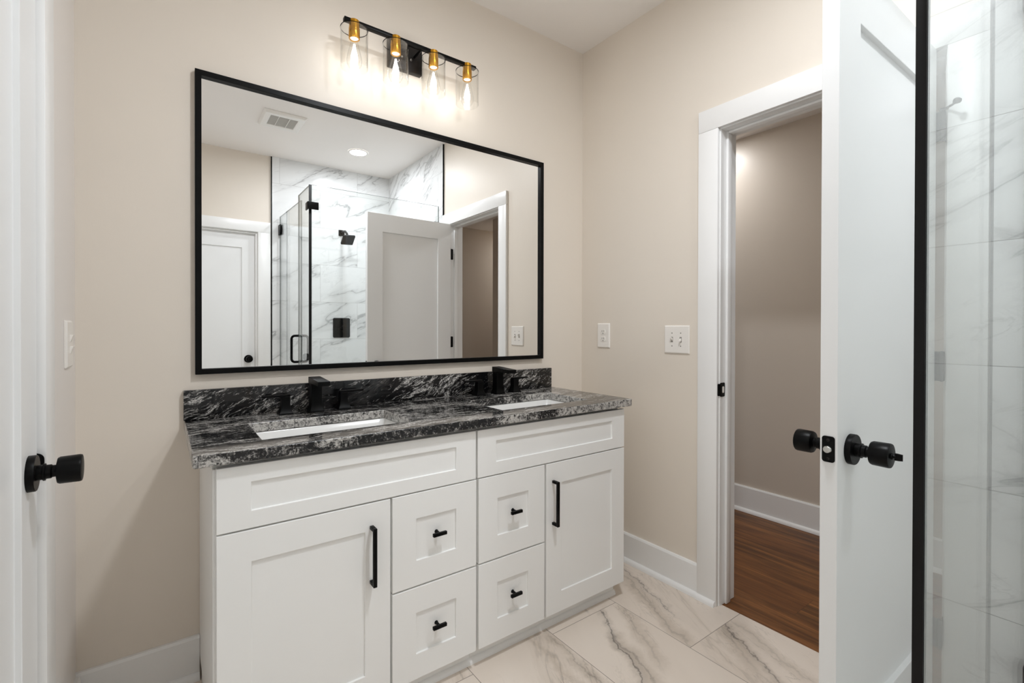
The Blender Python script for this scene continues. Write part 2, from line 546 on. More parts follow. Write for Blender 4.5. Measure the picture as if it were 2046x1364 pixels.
# ------------------------------------------------------------------ room shell
OP = (-0.832, -1.555)              # doorway in the right wall, between jamb faces (y)
HW = 0.12                           # wall thickness
bm = B(); box(bm, -W - HW, 0.02, -D - HW, HW, -0.05, 0)
tag(obj('floor', bm, 'floortile', smooth=0), 'white marble tile floor with grey and brown veins', 'floor', kind='structure')
bm = B(); box(bm, -W - HW, HW, -D - HW, HW, H, H + 0.08)
tag(obj('ceiling', bm, 'ceiling', smooth=0), 'plain off white bathroom ceiling', 'ceiling', kind='structure')
bm = B(); box(bm, -W - HW, HW, 0, HW, -0.05, H)
tag(obj('wall_back', bm, 'wall', smooth=0), 'beige wall behind the vanity and mirror', 'wall', kind='structure')
bm = B()
box(bm, 0, HW, OP[0] + 0.012, 0, -0.05, H)
box(bm, 0, HW, -D - HW, OP[1] - 0.012, -0.05, H)
box(bm, 0, HW, OP[1] - 0.012, OP[0] + 0.012, 2.052, H)
tag(obj('wall_right', bm, 'wall', smooth=0), 'beige wall with the open doorway, outlet and light switches', 'wall', kind='structure')
LO = (-0.576, -1.292)              # doorway in the left wall
bm = B()
box(bm, -W - HW, -W, LO[0] + 0.012, 0, -0.05, H)
box(bm, -W - HW, -W, -D - HW, LO[1] - 0.012, -0.05, H)
box(bm, -W - HW, -W, LO[1] - 0.012, LO[0] + 0.012, 2.052, H)
tag(obj('wall_left', bm, 'leftwall', smooth=0), 'off white wall at the left edge with a closed door and switch plate', 'wall', kind='structure')
FO = (-1.236, -1.958)              # doorway in the front wall (seen in the mirror)
bm = B()
box(bm, FO[0] + 0.012, 0, -D - HW, -D, -0.05, H)
box(bm, -W, FO[1] - 0.012, -D - HW, -D, -0.05, H)
box(bm, FO[1] - 0.012, FO[0] + 0.012, -D - HW, -D, 2.052, H)
tag(obj('wall_front', bm, 'wall', smooth=0), 'beige wall opposite the mirror, seen only in the mirror', 'wall', kind='structure')

# hall beyond the doorway
HX = 1.148
bm = B(); box(bm, 0.02, 3.2, -3.4, 1.6, -0.05, -0.001)
tag(obj('floor_hall', bm, 'wood', smooth=0), 'brown wood plank floor of the hall beyond the doorway', 'floor', kind='structure')
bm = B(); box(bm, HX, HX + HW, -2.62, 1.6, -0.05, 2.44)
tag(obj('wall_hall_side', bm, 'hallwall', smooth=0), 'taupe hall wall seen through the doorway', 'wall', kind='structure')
bm = B()
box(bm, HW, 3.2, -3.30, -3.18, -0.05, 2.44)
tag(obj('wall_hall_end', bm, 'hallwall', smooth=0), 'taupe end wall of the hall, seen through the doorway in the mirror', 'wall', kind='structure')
bm = B()
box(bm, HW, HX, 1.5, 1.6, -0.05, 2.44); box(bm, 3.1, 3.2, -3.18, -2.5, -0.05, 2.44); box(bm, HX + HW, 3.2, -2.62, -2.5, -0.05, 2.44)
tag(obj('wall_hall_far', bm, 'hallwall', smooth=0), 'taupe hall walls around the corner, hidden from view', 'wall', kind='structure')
bm = B(); box(bm, HW, 3.2, -3.3, 1.6, 2.44, 2.5)
tag(obj('ceiling_hall', bm, 'ceiling', smooth=0), 'low hall ceiling glimpsed through the doorway in the mirror', 'ceiling', kind='structure')

def baseboard(name, label, runs, h=0.144, t=0.014, shoe=0.016):
    """runs: (axis, wall coordinate, inward sign, start, end)"""
    bm = B(); bs = B()
    for ax, c, s, a, b in runs:
        prof = [(c, 0), (c + s * t, 0), (c + s * t, h - 0.008), (c + s * (t - 0.004), h), (c, h)]
        q = [(c + s * t, 0)] + [(c + s * (t + shoe * math.cos(R(x))), 0.022 * math.sin(R(x))) for x in (0, 20, 40, 60, 75, 90)]
        if ax == 'x': prism(bm, prof, 0, a, b); prism(bs, q, 0, a, b)
        else: prism(bm, prof, 1, a, b); prism(bs, q, 1, a, b)
    o = tag(obj(name, bm, 'trim', smooth=0), label, 'baseboard', kind='structure')
    obj('shoe_molding', bs, 'trim', o, smooth=50)
    return o
baseboard('baseboard_back', 'white baseboard along the vanity wall', [('x', 0, -1, -W, -1.8195), ('x', 0, -1, -0.277, 0)])
baseboard('baseboard_right', 'white baseboard between the vanity and the doorway casing', [('y', 0, -1, -0.7358, 0)])
baseboard('baseboard_left', 'white baseboard below the left switch plate', [('y', -W, 1, -0.470, -0.03)])
baseboard('baseboard_hall', 'white baseboard at the foot of the hall wall', [('y', HX, -1, -2.62, 1.5)], 0.164)

def doorframe(name, label, wall, c, s, a, b, depth, ca, cb, stopx, lower=0.0):
    """casing + jamb of an opening. wall 'x': plane x=c with the room on side s; a,b = jamb faces (a>b); ca/cb widths of the casing legs"""
    T = 0.018
    e = 0.005
    t = thing(name, label, 'door frame', (c, (a + b) / 2, 0) if wall == 'x' else ((a + b) / 2, c, 0), kind='structure')
    def bx(bm, p0, p1, q0, q1, z0, z1, bev=0.0):   # p: off the wall plane, q: along the wall
        if wall == 'x': box(bm, c + s * p0, c + s * p1, q0, q1, z0, z1, bev)
        else: box(bm, q0, q1, c + s * p0, c + s * p1, z0, z1, bev)
    top = 2.045
    for q0, q1 in ((a + e, a + e + ca), (b - e - cb, b - e)):
        bm = B(); bx(bm, 0, T, q0, q1, 0, top - 0.0008, 0.0015)
        obj('casing', bm, 'trim', t)
    bm = B(); bx(bm, 0, T, b - e - cb, a + e + ca, top, 2.138, 0.0015)
    obj('header', bm, 'trim', t)
    bm = B()
    bx(bm, -depth, 0.0005, a, a + 0.012, 0, 2.052)
    bx(bm, -depth, 0.0005, b - 0.012, b, 0, 2.052)
    bx(bm, -depth, 0.0005, b, a, 2.040, 2.052)
    obj('jamb', bm, 'trim', t, smooth=0)
    if stopx:
        bm = B()
        st, sw = 0.011, 0.034
        bx(bm, -stopx - sw, -stopx, a - st, a, 0, 2.040, 0.003)
        bx(bm, -stopx - sw, -stopx, b, b + st, 0, 2.040, 0.003)
        bx(bm, -stopx - sw, -stopx, b + st, a - st, 2.040 - st, 2.040, 0.003)
        obj('door_stop_strip', bm, 'trim', t)
    return t
fr1 = doorframe('trim_1', 'white casing and jamb around the open doorway to the hall', 'x', 0.0, -1, OP[0], OP[1], HW, 0.091, 0.091, 0.038)
fr2 = doorframe('trim_2', 'white casing around the closed door at the left edge', 'x', -W, 1, LO[0], LO[1], HW, 0.100, 0.100, 0.042)
fr3 = doorframe('trim_3', 'white casing around the closed door seen in the mirror', 'y', -D, 1, FO[0], FO[1], HW, 0.100, 0.100, 0.0)
# shoe strip at the foot of the near casing leg
bm = B()
q = [(-0.018, 0)] + [(-0.018 - 0.016 * math.cos(R(x)), 0.022 * math.sin(R(x))) for x in (0, 20, 40, 60, 75, 90)]
prism(bm, q, 1, -0.823, -0.7362)
obj('shoe_molding', bm, 'trim', fr1, smooth=50)

# strike plates
def strike(parent, org, ex, en, lipdir):
    ex, en = Vector(ex), Vector(en)
    bm = B()
    plate(bm, Vector(org) + ex * 0.004, ex, (0, 0, 1), en, 0.036, 0.060, 0.006, 0.002)
    c = Vector(org) - ex * 0.013
    # curled lip towards the room
    pr = []
    for k in range(7):
        a = R(15 * k)
        pr.append(c - ex * (0.012 * math.sin(a)) - en * (0.012 * (1 - math.cos(a)) - 0.0015))
    for hz0, hz1 in ((-0.026, 0.026),):
        rows = [[bm.verts.new(p + Vector((0, 0, hz))) for p in pr] for hz in (hz0, hz1)]
        rows2 = [[bm.verts.new(p + Vector((0, 0, hz)) + en * 0.0015 - ex * 0.0005) for p in pr] for hz in (hz0 + 0.004, hz1 - 0.004)]
        for A, Bq in ((rows[0], rows[1]), (rows2[0], rows2[1])):
            for i in range(len(pr) - 1): bm.faces.new((A[i], A[i + 1], Bq[i + 1], Bq[i]))
    o = obj('strike_plate', bm, 'blackmetal', parent)
    bm = B()
    plate(bm, Vector(org) + ex * 0.008 + en * 0.0021, ex, (0, 0, 1), en, 0.014, 0.028, 0.005, 0.0008)
    h = obj('latch_hole', bm, 'plastic', o); h['label'] = 'pale opening in the black strike plate'
strike(fr1, (0.012, OP[0], 0.928), (1, 0, 0), (0, -1, 0), -1)
bm = B()
plate(bm, (-2.1300, LO[0] - 0.0003, 0.903), (1, 0, 0), (0, 0, 1), (0, -1, 0), 0.028, 0.056, 0.0135, 0.0022)
obj('strike_plate', bm, 'blackmetal', fr2)

# ------------------------------------------------------------------ doors
def door_leaf(bm, w, z0, z1, t, st, rt, rb, rec):
    """single flat panel door, x 0..w, y 0..t, panel sunk by rec on both faces"""
    xs = (0, st, w - st, w); zs = (z0, z0 + rb, z1 - rt, z1)
    for yf, yr in ((0.0, rec), (t, t - rec)):
        g = [[bm.verts.new((x, yf, z)) for z in zs] for x in xs]
        for i in range(3):
            for j in range(3):
                if i == 1 and j == 1: continue
                bm.faces.new((g[i][j], g[i + 1][j], g[i + 1][j + 1], g[i][j + 1]))
        inn = [g[1][1], g[2][1], g[2][2], g[1][2]]
        rv = [bm.verts.new((v.co.x, yr, v.co.z)) for v in inn]
        for i in range(4):
            j = (i + 1) % 4
            bm.faces.new((inn[i], inn[j], rv[j], rv[i]))
        bm.faces.new(rv)
        if yf == 0.0: g0 = g
        else: g1 = g
    loop0 = [g0[i][0] for i in range(4)] + [g0[3][j] for j in range(1, 4)] + [g0[i][3] for i in (2, 1, 0)] + [g0[0][j] for j in (2, 1)]
    loop1 = [g1[i][0] for i in range(4)] + [g1[3][j] for j in range(1, 4)] + [g1[i][3] for i in (2, 1, 0)] + [g1[0][j] for j in (2, 1)]
    n = len(loop0)
    for i in range(n):
        j = (i + 1) % n
        bm.faces.new((loop0[i], loop0[j], loop1[j], loop1[i]))

def knob(parent, x, z, yface, sgn, turn=False, reach=0.0):
    """round knob on a round rose, in door coordinates; sgn = direction off the face along y"""
    ax = (0, sgn, 0)
    bm = B()
    lathe(bm, [(0, 0.018), (0.0125, 0.018), (0.0145, 0.012), (0.0145, 0.020), (0.0165, 0.021), (0.0165, 0.024), (0.0135, 0.025), (0.0135, 0.032), (0.0115, 0.034), (0.0115, 0.039), (0.0175, 0.040),
               (0.0245, 0.0415), (0.0262, 0.045), (0.0268, 0.074), (0.0258, 0.077), (0.0235, 0.0778), (0, 0.0778)], (x, yface, z), ax)
    o = obj('door_knob', bm, 'blackmetal', parent, local=True)
    bm = B()
    lathe(bm, [(0, 0), (0.0345, 0), (0.0345, 0.0105), (0.0335, 0.012), (0, 0.012)], (x, yface, z), ax, 48)
    obj('rosette', bm, 'blackmetal', o, local=True)
    if turn:
        bm = B()
        lathe(bm, [(0, 0.0775), (0.0075, 0.0775), (0.007, 0.0805), (0.004, 0.081), (0.0035, 0.085), (0, 0.085)], (x, yface, z), ax, 20)
        y0, y1 = yface + sgn * 0.083, yface + sgn * 0.097
        n0 = len(bm.verts)
        plate(bm, (x, y0, z), (1, 0, 0), (0, 0, 1), (0, sgn, 0), 0.0045, 0.016, 0.002, 0.014, 0.001)
        obj('thumb_turn', bm, 'blackmetal', o, local=True)
    return o

def hinge(parent, px, py, zc, leafs):
    bm = B()
    lathe(bm, [(0, -0.047), (0.003, -0.0465), (0.004, -0.0445), (0.0062, -0.0440), (0.0062, 0.0440), (0.004, 0.0445), (0.003, 0.0465), (0, 0.047)], (px, py, zc), (0, 0, 1), 16)
    for (x0, x1, y0, y1) in leafs:
        box(bm, x0, x1, y0, y1, zc - 0.0445, zc + 0.0445)
    return obj('hinge', bm, 'blackmetal', parent, local=True)

# open door to the hall: pivots on its hinge pin, stands almost 90 degrees open
DA = R(178.7)
d1 = thing('door_1', 'open white panel door with black knobs standing against the shower glass', 'door', (-0.022, -1.552, 0), DA, kind='structure')
bm = B()
door_leaf(bm, 0.6970, 0.012, 2.038, 0.035, 0.117, 0.134, 0.240, 0.0125)
for v in bm.verts:
    v.co.x += 0.001; v.co.y -= 0.0510
leaf1 = obj('door_leaf', bm, 'door', d1, local=True, bev=0.0012, smooth=30)
knob(d1, 0.630, 0.915, -0.0160, 1, turn=True)
knob(d1, 0.630, 0.915, -0.0510, -1)
bm = B()
plate(bm, (0.6981, -0.0335, 0.9205), (0, 1, 0), (0, 0, 1), (1, 0, 0), 0.0255, 0.058, 0.006, 0.002)
lp = obj('latch_plate', bm, 'blackmetal', d1, local=True)
bm = B()
lathe(bm, [(0, 0), (0.0085, 0), (0.0085, 0.006), (0.007, 0.0085), (0, 0.009)], (0.6999, -0.0335, 0.9205), (1, 0, 0), 24)
q = obj('latch_bolt', bm, 'chrome', lp, local=True); q['label'] = 'bright steel latch bolt'
for dz in (0.0205, -0.0205):
    bm = B()
    lathe(bm, [(0, 0), (0.0038, 0), (0.0034, 0.0008), (0.0020, 0.0009), (0.0018, 0.0003), (0, 0.0003)], (0.7001, -0.0335, 0.9205 + dz), (1, 0, 0), 16)
    obj('screw', bm, 'graymetal', lp, local=True)
hz = (1.803, 1.077, 0.265)
ca, sa = math.cos(-DA), math.sin(-DA)
for i, z in enumerate(hz):
    hinge(d1, 0.0, 0.0, z, [(-0.0011, 0.0011, -0.048, 0.0)])
    # fixed leaf on the jamb
    bm = B()
    plate(bm, (0.012, OP[1] + 0.0002, z), (1, 0, 0), (0, 0, 1), (0, 1, 0), 0.034, 0.089, 0.007, 0.002)
    obj('hinge_leaf', bm, 'blackmetal', fr1)
# hinge pin door stop on the top hinge
bm = B()
zt = hz[0] + 0.049
lathe(bm, [(0, -0.002), (0.010, -0.002), (0.010, 0.002), (0, 0.002)], (0, 0, zt), (0, 0, 1), 20)
tube(bm, [(0.002, 0.004, zt), (0.014, 0.022, zt + 0.001), (0.034, 0.040, zt + 0.002)], 0.0032, 10)
tube(bm, [(0.0, 0.003, zt), (-0.018, 0.022, zt - 0.002), (-0.036, 0.036, zt - 0.004)], 0.0032, 10)
ds = obj('hinge_pin_stop', bm, 'blackmetal', d1, local=True)
for (x, y, z, nx, ny) in ((0.034, 0.040, zt + 0.002, 0.55, -0.6), (-0.036, 0.036, zt - 0.004, -0.6, -0.4)):
    bm = B()
    lathe(bm, [(0, -0.006), (0.006, -0.006), (0.0085, 0.0), (0.0085, 0.006), (0.006, 0.010), (0, 0.011)], (x, y, z), (nx, ny, 0), 20)
    obj('bumper', bm, 'rubber', ds, local=True)

d2 = thing('door_2', 'closed white panel door with black knob at the left edge', 'door', (-2.127, LO[1] + 0.003, 0), R(90), kind='structure')
bm = B()
door_leaf(bm, LO[0] - LO[1] - 0.006, 0.012, 2.036, 0.035, 0.131, 0.134, 0.240, 0.0105)
obj('door_leaf', bm, 'door', d2, local=True, bev=0.0012, smooth=30)
knob(d2, LO[0] - LO[1] - 0.006 - 0.077, 0.908, 0.0, -1)
for z in hz: hinge(d2, -0.002, -0.007, z, [])
d3 = thing('door_3', 'closed white panel door with a round black knob, seen in the mirror', 'door', (FO[0] - 0.003, -D - 0.040, 0), R(180), kind='structure')
bm = B()
door_leaf(bm, FO[0] - FO[1] - 0.006, 0.012, 2.036, 0.035, 0.112, 0.134, 0.240, 0.0105)
obj('door_leaf', bm, 'door', d3, local=True, bev=0.0012, smooth=30)
knob(d3, 0.062, 0.913, 0.0, -1, turn=True)
bm = B()
for q0, q1, z0, z1 in ((FO[1], FO[1] + 0.012, 0, 2.04), (FO[0] - 0.012, FO[0], 0, 2.04), (FO[1] + 0.012, FO[0] - 0.012, 2.028, 2.04)):
    box(bm, q0, q1, -D - 0.039, -D - 0.008, z0, z1, 0.003)
obj('door_stop_strip', bm, 'trim', fr3)

# ------------------------------------------------------------------ vanity
YF = -0.545
def shaker(bm, x0, x1, z0, z1, sx, sb, stp, rec=0.0065, yf=YF, yb=-0.5262):
    xs = (x0, x0 + sx, x1 - sx, x1); zs = (z0, z0 + sb, z1 - stp, z1)
    g = [[bm.verts.new((x, yf, z)) for z in zs] for x in xs]
    for i in range(3):
        for j in range(3):
            if i == 1 and j == 1: continue
            bm.faces.new((g[i][j], g[i + 1][j], g[i + 1][j + 1], g[i][j + 1]))
    inn = [g[1][1], g[2][1], g[2][2], g[1][2]]
    rv = [bm.verts.new((v.co.x, yf + rec, v.co.z)) for v in inn]
    for i in range(4):
        j = (i + 1) % 4
        bm.faces.new((inn[i], inn[j], rv[j], rv[i]))
    bm.faces.new(rv)
    loop = [g[i][0] for i in range(4)] + [g[3][j] for j in range(1, 4)] + [g[i][3] for i in (2, 1, 0)] + [g[0][j] for j in (2, 1)]
    bk = [bm.verts.new((v.co.x, yb, v.co.z)) for v in loop]
    n = len(loop)
    for i in range(n):
        j = (i + 1) % n
        bm.faces.new((loop[i], loop[j], bk[j], bk[i]))
    bm.faces.new(bk)

def bar_pull(parent, x, z0, z1):
    bm = B()
    t = 0.0055
    yo = YF - 0.034
    box(bm, x - t, x + t, yo, yo + 0.010, z0, z1, 0.0008)
    for z in (z0, z1 - 0.010):
        box(bm, x - t, x + t, yo + 0.009, YF, z, z + 0.010, 0.0006)
    o = obj('handle', bm, 'blackmetal', parent); o['label'] = 'long black bar handle'
def t_knob(parent, x, z):
    bm = B()
    y = YF + 0.0065
    lathe(bm, [(0.0065, 0), (0.0065, 0.002), (0.0048, 0.004), (0.0048, 0.024), (0, 0.024)], (x, y, z), (0, -1, 0), 16)
    box(bm, x - 0.024, x + 0.024, y - 0.031, y - 0.021, z - 0.0052, z + 0.0052, 0.0008)
    o = obj('knob', bm, 'blackmetal', parent); o['label'] = 'short black T-bar knob'

def cabinet(x0, x1, doorleft, label, fr, dr, dw):
    t = thing('vanity_cabinet', label, 'cabinet', ((x0 + x1) / 2, -0.26, 0), group='vanity cabinet pair')
    bm = B()
    box(bm, x0, x1, -0.525, -0.508, 0.075, 0.8300)
    box(bm, x0, x1, -0.508, -0.500, 0.075, 0.8472)
    box(bm, x0, x0 + 0.016, -0.500, -0.002, 0.075, 0.8472)
    box(bm, x1 - 0.016, x1, -0.500, -0.002, 0.075, 0.8472)
    box(bm, x0 + 0.016, x1 - 0.016, -0.500, -0.014, 0.075, 0.091)
    box(bm, x0 + 0.016, x1 - 0.016, -0.014, -0.002, 0.075, 0.8472)
    obj('body', bm, 'cabinet', t, bev=0.0012, smooth=0)
    bm = B()
    box(bm, x0 + (0.004 if doorleft else 0), x1 - (0 if doorleft else 0.012), -0.496, -0.03, 0.0, 0.0755)
    obj('toe_kick', bm, 'cabinet', t, smooth=0)
    bm = B(); shaker(bm, fr[0], fr[1], 0.669, 0.8350, 0.078, 0.0455, 0.0455)
    obj('false_front', bm, 'cabinet', t, bev=0.0014, smooth=30)
    bm = B(); shaker(bm, dr[0], dr[1], 0.071, 0.6645, 0.0785, 0.080, 0.083)
    dd = obj('door', bm, 'cabinet', t, bev=0.0014, smooth=30)
    bar_pull(dd, dr[2], 0.425, 0.598)
    for z0, z1 in ((0.3695, 0.6650), (0.071, 0.3640)):
        bm = B(); shaker(bm, dw[0], dw[1], z0, z1, 0.080, 0.080, 0.082)
        o = obj('drawer', bm, 'cabinet', t, bev=0.0014, smooth=30)
        t_knob(o, (dw[0] + dw[1]) / 2 + 0.001, (z0 + z1) / 2 + 0.006)
    return t
cabinet(-1.8185, -1.0443, True, 'white shaker vanity cabinet under the left sink, door left of two drawers', (-1.8120, -1.0480), (-1.8120, -1.3565, -1.416), (-1.3500, -1.0448 - 0.0012))
cabinet(-1.0437, -0.2790, False, 'white shaker vanity cabinet under the right sink, door right of two drawers', (-1.0402, -0.2775), (-0.7275, -0.2775, -0.694), (-1.0360, -0.7370))
bm = B()
q = [(-0.4962, 0)] + [(-0.4962 - 0.012 * math.cos(R(x)), 0.019 * math.sin(R(x))) for x in (0, 20, 40, 60, 75, 90)]
prism(bm, q, 0, -1.8145, -0.2885)
tag(obj('trim_4', bm, 'trim', smooth=50), 'white shoe molding along the foot of the vanity', 'molding', kind='structure')

# countertop with two sink openings
XL, XR, YC, ZT, ZB = -1.8620, -0.2450, -0.5646, 0.8784, 0.8476
S1 = (-1.6960, -1.2400); S2 = (-0.8780, -0.4190); SY = (-0.4630, -0.1930)
bm = B()
xs = (XL, S1[0], S1[1], S2[0], S2[1], XR); ys = (YC, SY[0], SY[1], -0.001)
gt = [[bm.verts.new((x, y, ZT)) for y in ys] for x in xs]
gb = [[bm.verts.new((x, y, ZB)) for y in ys] for x in xs]
hole = {(1, 1), (3, 1)}
def solid(i, j): return 0 <= i < 5 and 0 <= j < 3 and (i, j) not in hole
for i in range(5):
    for j in range(3):
        if (i, j) in hole: continue
        bm.faces.new((gt[i][j], gt[i + 1][j], gt[i + 1][j + 1], gt[i][j + 1])).material_index = 0
        bm.faces.new((gb[i][j], gb[i][j + 1], gb[i + 1][j + 1], gb[i + 1][j])).material_index = 0
        for (di, dj, a, b) in ((-1, 0, (i, j), (i, j + 1)), (1, 0, (i + 1, j), (i + 1, j + 1)), (0, -1, (i, j), (i + 1, j)), (0, 1, (i, j + 1), (i + 1, j + 1))):
            if not solid(i + di, j + dj):
                fq = bm.faces.new((gt[a[0]][a[1]], gt[b[0]][b[1]], gb[b[0]][b[1]], gb[a[0]][a[1]]))
                fq.material_index = 1
# round the front corners and long edges of the slab
front = [e for e in bm.edges if all(abs(v.co.y - YC) < 1e-5 for v in e.verts) and abs(e.verts[0].co.z - e.verts[1].co.z) < 1e-5]
corner = [e for e in bm.edges if all(abs(v.co.y - YC) < 1e-5 for v in e.verts) and abs(e.verts[0].co.z - e.verts[1].co.z) > 1e-3 and (abs(e.verts[0].co.x - XL) < 1e-5 or abs(e.verts[0].co.x - XR) < 1e-5)]
bmesh.ops.bevel(bm, geom=corner, offset=0.010, segments=4, affect='EDGES', profile=0.5)
ct = obj('countertop', bm, ['granite', 'graniteedge'], bev=0.0025, smooth=30)
tag(ct, 'polished black and grey granite countertop on the double vanity', 'countertop')
bm = B(); box(bm, XL - 0.0015, -0.2446, -0.0205, -0.0005, ZT + 0.0002, 0.9790, 0.0012)
tag(obj('backsplash', bm, 'granitesplash', smooth=30), 'low black granite backsplash slab on the counter below the mirror', 'backsplash')

def sink(xa, xb, label):
    t = thing('sink', label, 'sink', ((xa + xb) / 2, (SY[0] + SY[1]) / 2, 0.70), group='undermount sinks')
    def ring(xa, xb, ya, yb, z, rad):
        w, h = xb - xa, yb - ya
        cx, cy = (xa + xb) / 2, (ya + yb) / 2
        return [(cx + p, cy + q, z) for p, q in rrect(w, h, rad, 6)]
    lv = [ring(xa - 0.030, xb + 0.030, SY[0] - 0.022, SY[1] + 0.030, 0.8470, 0.03),
          ring(xa - 0.004, xb + 0.004, SY[0] - 0.004, SY[1] + 0.004, 0.8470, 0.016),
          ring(xa - 0.001, xb + 0.001, SY[0] - 0.001, SY[1] + 0.001, 0.8440, 0.018),
          ring(xa + 0.010, xb - 0.010, SY[0] + 0.008, SY[1] - 0.008, 0.7800, 0.030),
          ring(xa + 0.022, xb - 0.022, SY[0] + 0.018, SY[1] - 0.018, 0.7340, 0.040),
          ring(xa + 0.050, xb - 0.050, SY[0] + 0.044, SY[1] - 0.044, 0.7160, 0.040),
          ring(xa + 0.170, xb - 0.170, SY[0] + 0.110, SY[1] - 0.110, 0.7110, 0.020)]
    bm = B()
    rr = [[bm.verts.new(p) for p in l] for l in lv]
    for A, Bq in zip(rr, rr[1:]):
        for i in range(len(A)):
            j = (i + 1) % len(A)
            bm.faces.new((A[i], A[j], Bq[j], Bq[i]))
    bm.faces.new(rr[-1])
    o = obj('basin', bm, 'porcelain', t, smooth=50)
    bm = B()
    lathe(bm, [(0.024, 0), (0.024, 0.002), (0.019, 0.0025), (0.017, 0.001), (0.010, 0.004), (0, 0.0045)], ((xa + xb) / 2, (SY[0] + SY[1]) / 2, 0.7112), (0, 0, 1), 28)
    q = obj('drain', bm, 'blackmetal', t); q['label'] = 'black drain'
sink(S1[0], S1[1], 'white rectangular undermount sink nearer the left wall')
sink(S2[0], S2[1], 'white rectangular undermount sink nearer the doorway')

def flare(bm, cx, cy, z0, z1, wb, wt, db, dt, n=8, top=True):
    """square post that flares out at its foot"""
    rows = []
    zf = 0.036
    prof = [(z0, 1.0), (z0 + 0.003, 1.0)] + [(z0 + 0.003 + zf * k / n, (1 - k / n) ** 2.2) for k in range(1, n + 1)] + [(z1, 0.0)]
    for z, k in prof:
        w, d = wt + (wb - wt) * k, dt + (db - dt) * k
        rows.append([bm.verts.new((cx + a * w / 2, cy + b * d / 2, z)) for a, b in ((-1, -1), (1, -1), (1, 1), (-1, 1))])
    for A, Bq in zip(rows, rows[1:]):
        for i in range(4):
            j = (i + 1) % 4
            bm.faces.new((A[i], A[j], Bq[j], Bq[i]))
    bm.faces.new(rows[0][::-1]); bm.faces.new(rows[-1])

def faucet(cx, label):
    cy = -0.078
    t = thing('faucet', label, 'faucet', (cx, cy, ZT), group='widespread faucets')
    bm = B()
    flare(bm, cx, cy, ZT, 0.990, 0.050, 0.038, 0.052, 0.036)
    z1 = 1.0070
    # flat spout reaching forward, a little lower at its tip
    pr = [(-0.058, z1), (-0.058, 0.984), (-0.100, 0.984), (-0.196, 0.983), (-0.196, 0.9995)]
    prism(bm, [(p[0], p[1]) for p in pr], 0, cx - 0.021, cx + 0.021)
    obj('spout', bm, 'blackmetal', t, bev=0.001, smooth=30)
    for s in (-1, 1):
        hx = cx + s * 0.103
        bm = B()
        flare(bm, hx, -0.072, ZT, 0.9425, 0.048, 0.029, 0.048, 0.029)
        hd = obj('handle', bm, 'blackmetal', t, bev=0.0008, smooth=30)
        bm = B()
        box(bm, hx - s * 0.015, hx + s * 0.076, -0.0845, -0.0595, 0.9425, 0.9495, 0.0012)
        obj('lever', bm, 'blackmetal', hd)
faucet(-1.4600, 'matte black widespread faucet behind the left sink')
faucet(-0.6330, 'matte black widespread faucet behind the right sink')

# ------------------------------------------------------------------ mirror
MX0, MX1, MZ0, MZ1 = -1.8308, -0.3031, 1.0310, 2.0596
t = thing('wall_mirror', 'large rectangular mirror in a thin black frame above the backsplash', 'mirror', ((MX0 + MX1) / 2, 0, MZ0))
bm = B()
fw = 0.0185
prof = [(0.0, -0.0005), (0.0, -0.022), (fw, -0.022), (fw, -0.0005)]
cs = [(MX0, MZ0, 1, 1), (MX1, MZ0, -1, 1), (MX1, MZ1, -1, -1), (MX0, MZ1, 1, -1)]
rings = [[bm.verts.new((cx + sx * d, y, cz + sz * d)) for d, y in prof] for cx, cz, sx, sz in cs]
for a in range(4):
    A, Bq = rings[a], rings[(a + 1) % 4]
    for i in range(4):
        j = (i + 1) % 4
        bm.faces.new((A[i], A[j], Bq[j], Bq[i]))
obj('frame', bm, 'blackframe', t, bev=0.0008, smooth=30)
bm = B(); box(bm, MX0 + fw, MX1 - fw, -0.0080, -0.0030, MZ0 + fw, MZ1 - fw)
obj('mirror_glass', bm, 'mirror', t, smooth=0)

# ------------------------------------------------------------------ vanity light
LY = -0.105
LXS = (-1.3250, -1.1575, -0.9885, -0.8220)
t = thing('vanity_light', 'four bulb vanity light with black bar, brass sockets and clear glass shades', 'wall lamp', (-1.078, 0, 2.36))
bm = B()
box(bm, -1.1540, -1.0030, -0.0260, -0.0005, 2.2920, 2.4120, 0.002)
bp = obj('backplate', bm, 'graymetal', t, smooth=30)
for x in (-1.118, -1.040):
    bm = B()
    tube(bm, [(x, -0.024, 2.3605), (x, LY + 0.008, 2.3605)], 0.0055, 14)
    obj('arm', bm, 'blackmetal', t)
for x in (-1.100, -1.058):
    bm = B()
    lathe(bm, [(0, 0), (0.0055, 0), (0.0055, 0.006), (0.004, 0.0085), (0, 0.009)], (x, -0.026, 2.3405), (0, -1, 0), 16)
    q = obj('cap_nut', bm, 'chrome', bp); q['label'] = 'small bright cap nut'
bm = B()
box(bm, -1.3640, -0.7795, LY - 0.0075, LY + 0.0135, 2.3560, 2.3690, 0.001)
obj('bar', bm, 'blackmetal', t, smooth=30)
